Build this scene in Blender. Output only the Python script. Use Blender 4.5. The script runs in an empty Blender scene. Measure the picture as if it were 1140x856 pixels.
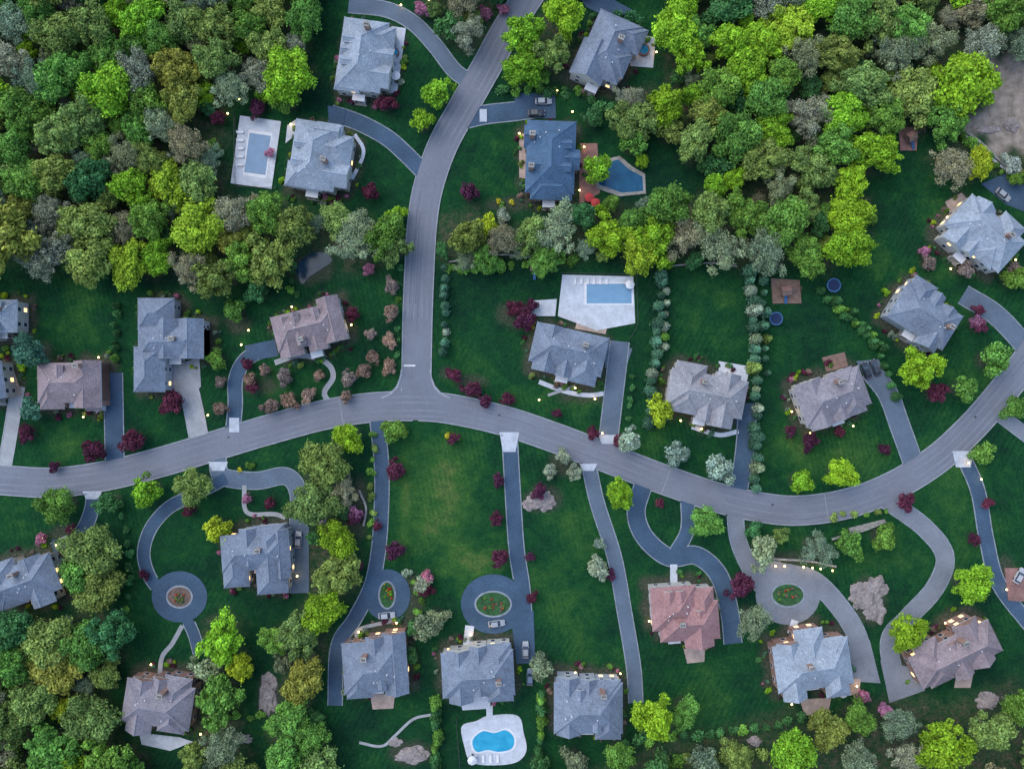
import bpy, bmesh, math, random
import numpy as np
from mathutils import Vector, Matrix
from mathutils import noise as mn
random.seed(7); rng=np.random.default_rng(7)
sc=bpy.context.scene
S=0.25; H=230.0
def W(px,py,h=0.0):
    f=(H-h)/H
    return ((px-570)*S*f,(428-py)*S*f)
# ------------------------------------------------------------ materials
def newmat(name):
    m=bpy.data.materials.new(name); m.use_nodes=True
    nt=m.node_tree; b=nt.nodes['Principled BSDF']; b.inputs['Roughness'].default_value=0.85
    b.inputs['Specular IOR Level'].default_value=0.25
    return m,nt,b
def N(nt,t,**k):
    n=nt.nodes.new(t)
    for a,v in k.items(): setattr(n,a,v)
    return n
def noise(nt,scale,detail=4,rough=0.6,vec=None):
    n=N(nt,'ShaderNodeTexNoise'); n.inputs['Scale'].default_value=scale
    n.inputs['Detail'].default_value=detail; n.inputs['Roughness'].default_value=rough
    if vec is None:
        g=N(nt,'ShaderNodeNewGeometry'); vec=g.outputs['Position']
    nt.links.new(vec,n.inputs['Vector']); return n.outputs['Fac']
def ramp(nt,fac,stops):
    r=N(nt,'ShaderNodeValToRGB'); e=r.color_ramp.elements
    while len(e)<len(stops): e.new(0.5)
    for i,(p,c) in enumerate(stops): e[i].position=p; e[i].color=(*c,1) if len(c)==3 else c
    nt.links.new(fac,r.inputs['Fac']); return r.outputs['Color']
def mix(nt,fac,a,b,mode='MIX'):
    m=N(nt,'ShaderNodeMix',data_type='RGBA',blend_type=mode)
    for s,v in ((0,fac),(6,a),(7,b)):
        if isinstance(v,(int,float)): m.inputs[s].default_value=v
        elif isinstance(v,tuple): m.inputs[s].default_value=(*v,1)
        else: nt.links.new(v,m.inputs[s])
    return m.outputs[2]
def mathn(nt,op,a,b=0.0):
    m=N(nt,'ShaderNodeMath',operation=op)
    for i,v in enumerate((a,b)):
        if isinstance(v,(int,float)): m.inputs[i].default_value=v
        else: nt.links.new(v,m.inputs[i])
    return m.outputs[0]
def mul(c,f): return tuple(x*f for x in c)
def surf(name,col,var=0.25,s1=0.25,s2=3.0,rough=0.85,spec=0.25,bump=0.0):
    m,nt,b=newmat(name)
    c1=ramp(nt,noise(nt,s1,5),[(0.3,mul(col,1-var)),(0.7,mul(col,1+var))])
    g=ramp(nt,noise(nt,s2,3),[(0.3,(1-var*.8,)*3),(0.7,(1+var*.6,)*3)])
    c=mix(nt,1.0,c1,g,'MULTIPLY')
    nt.links.new(c,b.inputs['Base Color'])
    b.inputs['Roughness'].default_value=rough; b.inputs['Specular IOR Level'].default_value=spec
    return m
def emis(name,col,st):
    m,nt,b=newmat(name); b.inputs['Base Color'].default_value=(*col,1)
    b.inputs['Emission Color'].default_value=(*col,1); b.inputs['Emission Strength'].default_value=st
    return m
M={}
M['asphalt']=surf('road_asphalt',(0.158,0.170,0.205),0.14,0.06,2.5)
M['drive_dark']=surf('drive_asphalt_dark',(0.048,0.085,0.135),0.24,0.12,2.0)
M['drive_mid']=surf('drive_asphalt_mid',(0.10,0.135,0.18),0.18,0.12,2.0)
M['drive_light']=surf('drive_asphalt_light',(0.18,0.195,0.225),0.17,0.12,2.0)
M['concrete']=surf('concrete_pale',(0.30,0.31,0.325),0.16,0.3,2.0)
M['apron']=surf('apron_concrete',(0.42,0.45,0.50),0.16,0.4,2.0)
M['kerb']=surf('kerb_granite',(0.26,0.28,0.31),0.2,0.6,4.0)
M['edging']=surf('belgian_block',(0.22,0.25,0.28),0.3,0.6,4.0)
M['patio_white']=surf('patio_pale_stone',(0.47,0.50,0.55),0.16,0.4,2.5)
M['patio_tan']=surf('patio_tan_stone',(0.36,0.28,0.24),0.22,0.4,2.5)
M['patio_red']=surf('patio_red_brick',(0.24,0.135,0.12),0.28,0.4,2.5)
M['paint']=surf('white_road_paint',(0.6,0.6,0.6),0.2,1,5)
M['rock']=surf('rock_granite',(0.25,0.215,0.205),0.35,0.5,1.5)
M['stone']=surf('wall_fieldstone',(0.27,0.26,0.24),0.35,1.0,2.5)
M['wood']=surf('timber',(0.19,0.125,0.10),0.25,1,5)
M['white']=surf('white_trim',(0.62,0.62,0.64),0.08,1,5,0.6)
M['wall_a']=surf('siding_cream',(0.47,0.45,0.41),0.1,0.5,4)
M['wall_b']=surf('siding_grey',(0.36,0.38,0.41),0.1,0.5,4)
M['wall_c']=surf('wall_brick',(0.30,0.18,0.145),0.25,0.8,6)
M['glass']=surf('window_glass',(0.03,0.045,0.07),0.1,1,1,0.08,0.6)
M['glass_lit']=emis('window_glass_lit',(1.0,0.62,0.25),2.2)
M['bulb']=emis('lamp_glow',(1.0,0.68,0.24),12)
M['metal']=surf('dark_metal',(0.05,0.05,0.055),0.1,1,5,0.5,0.5)
M['rubber']=surf('tyre_rubber',(0.02,0.02,0.02),0.1,1,5)
M['red_fabric']=surf('red_fabric',(0.4,0.05,0.05),0.1,1,5)
M['blue_fabric']=surf('trampoline_mat',(0.015,0.03,0.08),0.1,1,5)
M['blue_pad']=surf('trampoline_pad',(0.04,0.12,0.25),0.1,1,5)
M['cover']=surf('pool_cover',(0.20,0.29,0.40),0.08,0.5,3)
def water(name,c1,c2,r=0.06,sp=.5):
    m,nt,b=newmat(name)
    nt.links.new(ramp(nt,noise(nt,0.35,3),[(0.3,c1),(0.7,c2)]),b.inputs['Base Color'])
    b.inputs['Roughness'].default_value=r; b.inputs['Specular IOR Level'].default_value=sp
    bp=N(nt,'ShaderNodeBump'); bp.inputs['Strength'].default_value=0.15
    nt.links.new(noise(nt,2.5,2),bp.inputs['Height']); nt.links.new(bp.outputs[0],b.inputs['Normal'])
    return m
M['water']=water('pool_water',(0.015,0.25,0.42),(0.04,0.36,0.54))
M['water_pale']=water('pool_water_pale',(0.14,0.27,0.40),(0.18,0.32,0.46))
M['water_dark']=water('pool_water_deep',(0.006,0.06,0.13),(0.015,0.10,0.19))
M['water_pond']=water('pond_water',(0.004,0.02,0.04),(0.01,0.05,0.08),.15,.3)
ROOF={'slate':(0.165,0.20,0.26),'light':(0.26,0.305,0.365),'brown':(0.235,0.19,0.205),'pink':(0.30,0.17,0.17),
      'tan':(0.25,0.25,0.275),'blue':(0.065,0.12,0.20),'greybr':(0.22,0.205,0.235)}
def roofmat(k,c):
    m,nt,b=newmat('roof_shingle_'+k)
    a=ramp(nt,noise(nt,0.2,5,0.7),[(0.3,mul(c,0.76)),(0.72,mul(c,1.22))])
    g=ramp(nt,noise(nt,1.5,5,0.8),[(0.32,(0.66,)*3),(0.68,(1.3,1.28,1.24))])
    c2=mix(nt,1.0,a,g,'MULTIPLY')
    geo=N(nt,'ShaderNodeNewGeometry'); sp=N(nt,'ShaderNodeSeparateXYZ'); nt.links.new(geo.outputs['Position'],sp.inputs[0])
    fr=mathn(nt,'FRACT',mathn(nt,'MULTIPLY',sp.outputs['Z'],3.0))
    st=ramp(nt,fr,[(0.0,(0.78,)*3),(0.25,(1.04,)*3)])
    nt.links.new(mix(nt,1.0,c2,st,'MULTIPLY'),b.inputs['Base Color'])
    b.inputs['Roughness'].default_value=0.9
    return m
for k,c in ROOF.items(): M['roof_'+k]=roofmat(k,c); M['cap_'+k]=surf('ridge_cap_'+k,mul(c,1.18),0.1,0.5,4)
def folmat():
    m,nt,b=newmat('foliage')
    oi=N(nt,'ShaderNodeObjectInfo'); at=N(nt,'ShaderNodeAttribute',attribute_name='tone')
    nz=ramp(nt,noise(nt,0.35,3),[(0.3,(0.74,0.78,0.85)),(0.7,(1.24,1.2,1.05))])
    c=mix(nt,1.0,oi.outputs['Color'],nz,'MULTIPLY')
    cm=N(nt,'ShaderNodeCombineColor')
    for i in range(3): nt.links.new(at.outputs['Fac'],cm.inputs[i])
    c=mix(nt,1.0,c,cm.outputs[0],'MULTIPLY')
    nt.links.new(c,b.inputs['Base Color']); b.inputs['Roughness'].default_value=0.75; b.inputs['Specular IOR Level'].default_value=0.12
    return m
M['foliage']=folmat()
M['bark']=surf('bark',(0.17,0.15,0.13),0.3,1,5)
# ------------------------------------------------------------ mesh helpers
def mkobj(name,verts,faces,mats,midx=None,parent=None,smooth=False):
    me=bpy.data.meshes.new(name); me.from_pydata([tuple(v) for v in verts],[],faces)
    for mm in mats: me.materials.append(M[mm] if isinstance(mm,str) else mm)
    if midx is not None: me.polygons.foreach_set('material_index',midx)
    if smooth: me.polygons.foreach_set('use_smooth',[True]*len(faces))
    me.update(); o=bpy.data.objects.new(name,me); sc.collection.objects.link(o)
    if parent: o.parent=parent
    return o
def empty(name,loc=(0,0,0),rot=0):
    o=bpy.data.objects.new(name,None); sc.collection.objects.link(o); o.location=loc; o.rotation_euler=(0,0,rot)
    o.empty_display_size=0.5; return o
class MB:
    def __init__(s): s.v=[];s.f=[];s.m=[]
    def box(s,x0,x1,y0,y1,z0,z1,m=0):
        i=len(s.v); s.v+=[(x0,y0,z0),(x1,y0,z0),(x1,y1,z0),(x0,y1,z0),(x0,y0,z1),(x1,y0,z1),(x1,y1,z1),(x0,y1,z1)]
        for q in ((3,2,1,0),(4,5,6,7),(0,1,5,4),(1,2,6,5),(2,3,7,6),(3,0,4,7)):
            s.f.append(tuple(i+k for k in q)); s.m.append(m)
    def face(s,pts,m=0):
        i=len(s.v); s.v+=pts; s.f.append(tuple(range(i,i+len(pts)))); s.m.append(m)
    def tube(s,p0,p1,r0,r1,n=6,m=0,cap=False):
        p0=Vector(p0);p1=Vector(p1);d=(p1-p0).normalized()
        a=d.orthogonal().normalized();b=d.cross(a);i=len(s.v)
        for p,r in((p0,r0),(p1,r1)):
            for k in range(n):
                t=2*math.pi*k/n; s.v.append(tuple(p+(a*math.cos(t)+b*math.sin(t))*r))
        for k in range(n):
            s.f.append((i+k,i+(k+1)%n,i+n+(k+1)%n,i+n+k)); s.m.append(m)
        if cap: s.f.append(tuple(i+n+k for k in range(n))); s.m.append(m)
    def obj(s,name,mats,parent=None): return mkobj(name,s.v,s.f,mats,s.m,parent)
def smoothpath(p,n=8):
    P=[np.array(q,float) for q in p]; P=[2*P[0]-P[1]]+P+[2*P[-1]-P[-2]]; out=[]
    for i in range(1,len(P)-2):
        for k in range(n):
            t=k/n; a,b,c,d=P[i-1],P[i],P[i+1],P[i+2]
            out.append(0.5*((2*b)+(-a+c)*t+(2*a-5*b+4*c-d)*t*t+(-a+3*b-3*c+d)*t**3))
    out.append(P[-2]); return np.array(out)
def norms(c):
    t=np.gradient(c,axis=0); t/=np.linalg.norm(t,axis=1)[:,None]+1e-9
    return np.stack([-t[:,1],t[:,0]],1)
def strip(name,c,w,z,mat,parent=None):
    n=norms(c); L=c+n*w/2; R=c-n*w/2
    v=[];f=[]
    for a,b in zip(L,R): v+=[(a[0],a[1],z),(b[0],b[1],z)]
    for i in range(len(c)-1): f.append((2*i,2*i+1,2*i+3,2*i+2))
    return mkobj(name,v,f,[mat],None,parent)
PATHS=[]
def near_other(pt,me,extra=0.0):
    for j,(c,hw) in enumerate(PATHS):
        if j==me: continue
        if np.min(np.hypot(c[:,0]-pt[0],c[:,1]-pt[1]))<hw+extra: return True
    return False
def kerb(name,c,off,kw,z0,z1,mat,me,parent=None):
    n=norms(c); mb=MB()
    for sgn in(1,-1):
        A=c+n*sgn*off; B=c+n*sgn*(off+kw)
        for i in range(len(c)-1):
            mid=(A[i]+A[i+1])/2
            if near_other(mid,me,0.15): continue
            a0,a1,b0,b1=A[i],A[i+1],B[i],B[i+1]
            mb.face([(*a0,z1),(*a1,z1),(*b1,z1),(*b0,z1)]); mb.face([(*a0,z0),(*a1,z0),(*a1,z1),(*a0,z1)]); mb.face([(*b0,z0),(*b1,z0),(*b1,z1),(*b0,z1)])
    if mb.v: return mb.obj(name,[mat],parent)
def toW(pts): return [W(*p) for p in pts]
def dens(c,step=0.8):
    d=np.r_[0,np.cumsum(np.hypot(*np.diff(c,axis=0).T))]; n=max(4,int(d[-1]/step)); t=np.linspace(0,d[-1],n)
    return np.stack([np.interp(t,d,c[:,0]),np.interp(t,d,c[:,1])],1)
# ------------------------------------------------------------ roads
main=[(-120,528),(-40,531),(0,534),(60,537),(120,529),(180,514),(240,496),(300,478),(360,462),(410,454),(460,452),(500,455),(560,468),(620,488),(680,511),(740,534),(800,554),(850,565),(890,568),(940,561),(990,543),(1040,513),(1080,477),(1115,437),(1145,398),(1180,340),(1230,250)]
north=[(463,452),(464,400),(465,350),(467,300),(470,250),(477,208),(493,162),(516,120),(541,76),(563,36),(586,0),(612,-40),(650,-95)]
cm_=dens(smoothpath(toW(main))); cn_=dens(smoothpath(toW(north)))
RW=7.8
PATHS+= [(cm_,RW/2),(cn_,RW/2)]
DR=[
 ([(388,6),(430,11),(460,26),(485,52),(505,78),(524,92)],16,'drive_mid'),
 ([(368,126),(400,137),(430,153),(450,170),(470,190)],17,'drive_dark'),
 ([(510,135),(540,128),(575,124),(616,118)],20,'drive_dark'),
 ([(259,482),(262,450),(262,425),(270,405),(285,393),(308,388)],15,'drive_dark'),
 ([(126,415),(127,470),(128,520)],20,'drive_dark'),
 ([(20,430),(12,480),(4,525)],14,'concrete'),
 ([(104,540),(102,568),(88,596),(60,612)],15,'drive_dark'),
 ([(242,510),(248,530),(285,535),(318,530),(332,548),(332,590),(333,660)],18,'drive_mid'),
 ([(252,532),(215,551),(188,565),(168,588),(160,615),(166,640),(180,660)],13,'drive_dark'),
 ([(208,688),(216,706),(222,728)],12,'drive_dark'),
 ([(419,462),(425,520),(424,580),(420,622),(412,655),(394,690),(376,720),(373,785)],15,'drive_dark'),
 ([(567,480),(571,550),(575,610),(582,660),(586,735)],16,'drive_dark'),
 ([(655,515),(665,560),(684,620),(695,680),(705,740),(708,782)],15,'drive_mid'),
 ([(716,540),(708,570),(718,598),(745,620),(775,618),(800,640),(812,680),(816,716)],19,'drive_dark'),
 ([(765,552),(765,590),(750,618)],14,'drive_dark'),
 ([(818,570),(822,602),(836,634),(856,662),(885,690)],17,'drive_light'),
 ([(838,636),(868,636),(905,646),(935,676),(955,710),(964,755)],20,'drive_light'),
 ([(985,555),(1030,588),(1052,620),(1040,655),(1010,688),(990,715),(1000,772)],19,'drive_light'),
 ([(1068,500),(1088,545),(1098,600),(1112,650),(1150,700)],15,'drive_dark'),
 ([(1100,452),(1150,490)],14,'drive_light'),
 ([(1020,525),(1002,475),(988,438),(968,412)],21,'drive_mid'),
 ([(1150,395),(1110,352),(1072,328)],21,'drive_mid'),
 ([(832,452),(829,500),(821,552)],19,'drive_dark'),
 ([(690,380),(683,440),(676,498)],20,'drive_mid'),
 ([(200,405),(212,440),(224,500)],20,'concrete'),
]
dpaths=[]
for pts,w,mt in DR:
    c=dens(smoothpath(toW(pts))); dpaths.append(c); PATHS.append((c,w*S/2))
DISC=[((200,664),31,13,11,'drive_dark'),((431,662),26,8,14,'drive_dark'),((549,672),36,19,13,'drive_dark'),((877,662),36,17,12,'drive_light'),((872,664),20,0,0,'drive_light')]
for (p,r,_,_,_) in DISC[:4]:
    wx=np.array(W(*p)); t=np.linspace(0,2*math.pi,40)
    PATHS.append((np.stack([wx[0]+np.cos(t)*r*S*0.7,wx[1]+np.sin(t)*r*S*0.7],1),r*S*0.3))
net=empty('road')
strip('main_carriageway',cm_,RW,0.16,'asphalt',net)
strip('branch_carriageway',cn_,RW,0.164,'asphalt',net)
def fillet(s):
    return [(463,455),(463+s*4,412),(463+s*16,412),(463+s*17.5,422),(463+s*21,431),(463+s*28,438.5),(463+s*38,443),(463+s*38,455)]
for s,z in((1,0.168),(-1,0.172)):
    w=toW(fillet(s)); mkobj('junction_flare',[(x,y,z) for x,y in w],[tuple(range(len(w)))],['asphalt'],None,net)
    cc=dens(np.array(toW(fillet(s)[2:7])),0.5); PATHS.append((np.array(toW([(463+s*24,446),(463+s*20,440),(463+s*30,447),(463+s*18,425)])),1.6))
    mb=MB()
    for i in range(len(cc)-1):
        a0,a1=cc[i],cc[i+1]
        mb.box(min(a0[0],a1[0])-.14,max(a0[0],a1[0])+.14,min(a0[1],a1[1])-.14,max(a0[1],a1[1])+.14,0,0.285-0.0007*i)
    mb.obj('junction_kerb',['kerb'],net)
kerb('main_kerb',cm_,RW/2,0.3,0,0.28,'kerb',0,net)
kerb('branch_kerb',cn_,RW/2,0.3,0,0.283,'kerb',1,net)
x,y=W(456,407); mkobj('stop_line',[(x-1.6,y-.22,.176),(x+1.6,y-.22,.176),(x+1.6,y+.22,.176),(x-1.6,y+.22,.176)],[(0,1,2,3)],['paint'],None,net)
M['seam']=surf('tar_seam',(0.25,0.26,0.29),0.1); M['tar']=surf('tar_patch',(0.10,0.11,0.14),0.15)
M['worn']=surf('worn_wheel_track',(0.172,0.184,0.218),0.14,0.08,2.0)
def seam(c,frac,w,mt,z):
    i=int(frac*len(c)); n=norms(c)[i]; t=np.array([n[1],-n[0]])*w; a=c[i]+n*RW/2*.97; b=c[i]-n*RW/2*.97
    mkobj('pavement_seam',[(*(a-t),z),(*(b-t),z),(*(b+t),z),(*(a+t),z)],[(0,1,2,3)],[mt],None,net)
for q,(c,o_) in enumerate(((cm_,1.1),(cm_,-1.1),(cm_,2.7),(cm_,-2.7),(cn_,1.1),(cn_,-1.1),(cn_,2.7),(cn_,-2.7))):
    cc=c if q<4 else c[30:]
    strip('worn_track',cc+norms(cc)*(o_+.12*np.sin(np.arange(len(cc))*.13))[:,None],.55,.1735+.0001*q,'worn',net)
for fr,w,mt in((0.335,.1,'seam'),(0.58,.12,'seam'),(0.70,.1,'seam')): seam(cm_,fr,w,mt,0.177)
for fr in (0.25,0.45,0.66,0.83):
    i=int(fr*len(cm_)); p=cm_[i]+norms(cm_)[i]*1.2; mb=MB(); mb.tube((p[0],p[1],.15),(p[0],p[1],.18),.36,.36,12,0,True); mb.obj('manhole_cover',['metal'])
for c in(cm_,cn_):
    n=norms(c)
    for k in range(5):
        a=rng.integers(5,len(c)-50); L=rng.integers(15,45); off=rng.uniform(-2.6,2.6); cc=c[a:a+L]+n[a:a+L]*(off+np.cumsum(rng.normal(0,.06,L)))[:,None]
        strip('pavement_seam',cc,0.13,0.1755+0.0002*k,'tar',net)
drv=empty('driveway')
for i,(c,(pts,w,mt)) in enumerate(zip(dpaths,DR)):
    z=0.02+0.004*i
    strip('driveway_surface',c,w*S,z,mt,drv)
    kerb('driveway_edging',c,w*S/2,0.28,0,z+0.05,'edging' if mt!='concrete' else 'concrete',i+2,drv)
def poly(name,pts,z,mat,parent=None,h=0,sm=False):
    w=toW([(p[0],p[1],h) for p in pts])
    if sm:
        P=[np.array(a) for a in w]; n=len(P); q=[]
        for i in range(n):
            a,b,c,d=P[i-1],P[i],P[(i+1)%n],P[(i+2)%n]
            for k in range(6):
                t=k/6; q.append(0.5*((2*b)+(-a+c)*t+(2*a-5*b+4*c-d)*t*t+(-a+3*b-3*c+d)*t**3))
        w=[tuple(a) for a in q]
    n=len(w); v=[(x,y,z) for x,y in w]+[(x,y,0) for x,y in w]
    f=[tuple(range(n))]+[(i,(i+1)%n,n+(i+1)%n,n+i) for i in range(n)]
    return mkobj(name,v,f,[mat],None,parent)
def ell(p,a,b,n=28): return [(p[0]+a*math.cos(t),p[1]+b*math.sin(t)) for t in np.linspace(0,2*math.pi,n,endpoint=False)]
zz=0.125
for (p,r,a,b,mt) in DISC:
    zz+=0.003; poly('turning_circle',ell(p,r,r*(0.92 if p[0]!=431 else 1.1)),zz,mt,drv)
    if a: poly('island_kerb',ell(p,a+2,b+2),0.2,'edging',drv)
M['lawn_is']=surf('island_planting',(0.03,0.09,0.03),0.4,0.8,3)
M['mulch_is']=surf('island_mulch',(0.13,0.09,0.075),0.4,0.8,3)
for (p,r,a,b,mt) in DISC:
    if a: poly('island_bed',ell(p,a,b),0.21,'lawn_is' if p[0]>400 else 'mulch_is',drv)
COURT=[]
for pts,mt in [([(573,104),(618,104),(619,132),(573,132)],'drive_dark'),([(636,-20),(672,-6),(708,14),(700,29),(676,20),(652,8)],'drive_dark'),
  ([(180,412),(205,404),(222,397),(224,430),(212,444),(184,430)],'concrete'),([(672,382),(704,388),(696,412),(674,410)],'drive_mid'),
  ([(1092,205),(1122,192),(1150,215),(1150,240),(1120,228)],'drive_dark'),([(953,402),(978,400),(990,430),(972,436)],'drive_mid'),([(318,582),(344,586),(344,658),(326,660)],'drive_mid'),
  ([(980,735),(1012,742),(1030,768),(990,782)],'drive_light'),([(935,720),(968,712),(980,760),(950,758)],'drive_light'),([(365,118),(385,122),(382,142),(366,138)],'drive_dark'),
  ([(272,385),(306,378),(310,396),(280,402)],'drive_dark'),([(816,450),(845,448),(842,475),(820,478)],'drive_dark'),([(58,600),(84,600),(80,625),(62,628)],'drive_dark'),
  ([(568,680),(594,680),(596,738),(575,738)],'drive_dark')]:
    zz+=0.003; poly('parking_court',pts,zz-0.02,mt,drv)
    q=np.array(toW(pts)); q=np.vstack([q,q.mean(0)[None]]); COURT.append((q,1.0))
PATHS+=COURT
APR=[((538,129),8,14),((261,473),11,16),((243,519),16,10),((103,551),16,9),((567,492),16,22),((678,489),18,10),((1072,511),18,18),((655,520),14,8)]
for (p,w,h) in APR:
    zz+=0.002; x,y=p; poly('driveway_apron',[(x-w/2-3,y-h/2),(x+w/2+3,y-h/2),(x+w/2-1,y+h/2),(x-w/2+1,y+h/2)] if p[1]>480 else [(x-w/2,y-h/2),(x+w/2,y-h/2),(x+w/2,y+h/2),(x-w/2,y+h/2)],zz+0.01,'apron',drv)
fp=empty('footpath')
for i,(pts,w,mt) in enumerate([([(306,404),(330,396),(350,398),(366,406),(371,420),(361,438),(372,452)],6,'concrete'),([(750,628),(750,652)],8,'patio_white'),
   ([(523,696),(520,722)],10,'patio_white'),([(203,696),(192,716),(181,730),(178,750)],5,'concrete'),([(600,425),(630,436),(655,440),(672,438)],5,'patio_white'),
   ([(272,540),(275,570),(305,572),(318,576)],5,'concrete'),([(885,690),(880,705)],8,'patio_white'),([(770,475),(800,484),(822,480)],5,'patio_white'),
   ([(1055,140),(1085,158),(1108,178),(1132,196)],6,'patio_white'),([(400,826),(425,830),(440,818),(460,800),(480,795)],3,'concrete'),([(440,690),(400,700),(398,712)],4,'concrete'),
   ([(395,150),(405,170),(392,200)],4,'patio_white'),([(545,785),(545,800)],7,'patio_white'),([(945,590),(985,580)],5,'stone'),([(610,440),(640,430)],3,'concrete'),([(92,430),(110,460)],4,'concrete')]):
    strip('path_surface',dens(smoothpath(toW(pts))),w*S,0.13+0.004*i,mt,fp)
def rect(cx,cy,w,h,rot):
    c,s=math.cos(math.radians(rot)),math.sin(math.radians(rot))
    return [(cx+(a*c+b*s),cy-(a*s-b*c)) for a,b in((-w/2,-h/2),(w/2,-h/2),(w/2,h/2),(-w/2,h/2))]
def pool(pat,wat,pm,wm,sm=False,cop='white'):
    e=empty('swimming_pool'); poly('deck',pat,0.25,pm,e,sm=sm)
    cx=sum(p[0] for p in wat)/len(wat); cy=sum(p[1] for p in wat)/len(wat)
    poly('coping',[(cx+(p[0]-cx)*1.1,cy+(p[1]-cy)*1.16) for p in wat],0.29,cop,e,sm=sm)
    poly('water',wat,0.30,wm,e,sm=sm)
    q=toW(pat); PATHS.append((dens(np.array(q+[q[0]]),1.5),1.2)); return e
pool(rect(285,170,46,76,-8),rect(287,172,24,44,-8),'patio_white','cover')
pool([(626,306),(705,308),(707,360),(664,368),(621,352)],rect(678,327,50,22,0),'patio_white','water_pale')
pool([(514,808),(530,802),(545,796),(576,796),(583,815),(586,835),(574,848),(545,851),(524,847),(517,830)],[(528,820),(538,813),(550,815),(563,812),(572,820),(570,832),(556,836),(543,834),(531,836),(526,828)],'patio_white','water',True)
pool([(662,180),(690,174),(704,186),(718,194),(719,216),(690,219),(664,210)],[(667,184),(688,178),(700,189),(715,197),(716,213),(692,215),(667,206)],'stone','water_dark',False,'stone')
for i,(pts,mt,nm) in enumerate([([(645,350),(678,356),(674,372),(640,366)],'patio_tan','terrace'),([(590,335),(620,333),(618,352),(592,352)],'patio_white','terrace'),
   ([(436,30),(452,32),(442,105),(428,103)],'patio_white','terrace'),([(698,38),(730,42),(727,76),(702,74)],'patio_white','terrace'),
   ([(645,160),(665,160),(668,215),(645,228)],'patio_red','terrace'),([(800,402),(835,408),(830,430),(800,425)],'patio_white','terrace'),
   ([(915,398),(940,392),(944,408),(920,414)],'wood','terrace'),([(760,718),(785,716),(784,736),(765,738)],'patio_tan','terrace'),
   ([(925,755),(958,755),(956,772),(930,776)],'patio_tan','terrace'),([(890,778),(925,776),(922,792),(896,796)],'patio_tan','terrace'),
   ([(412,772),(440,772),(438,788),(415,789)],'patio_tan','terrace'),([(155,815),(200,820),(215,825),(190,835),(158,828)],'patio_white','terrace'),
   ([(578,150),(590,148),(590,200),(578,198)],'patio_tan','terrace'),([(1052,225),(1070,215),(1080,225),(1060,245)],'patio_tan','terrace'),
   ([(320,140),(332,132),(330,150),(318,160)],'patio_white','terrace'),([(-20,400),(15,410),(25,440),(-20,450)],'patio_tan','terrace'),
   ([(510,768),(545,768),(546,788),(515,790)],'patio_white','terrace'),([(1065,745),(1085,740),(1080,765),(1062,765)],'patio_tan','terrace'),
   ([(858,310),(890,312),(892,338),(860,338)],'wood','play_area'),([(1000,142),(1022,142),(1020,168),(1002,168)],'patio_red','terrace'),([(1118,632),(1150,632),(1150,670),(1122,668)],'patio_red','terrace'),
   ([(322,62),(335,62),(338,82),(325,85)],'patio_red','terrace')]):
    poly(nm,pts,0.18+0.003*i,mt)
poly('pond',[(330,298),(343,284),(360,281),(370,290),(357,300),(345,308),(336,316)],0.05,'water_pond',None,0,True)
PATHS.append((np.array(toW([(340,296),(350,294),(360,290)])),2.0))
PATHS.append((np.array(toW([(1011,155)])),3.0))
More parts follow.
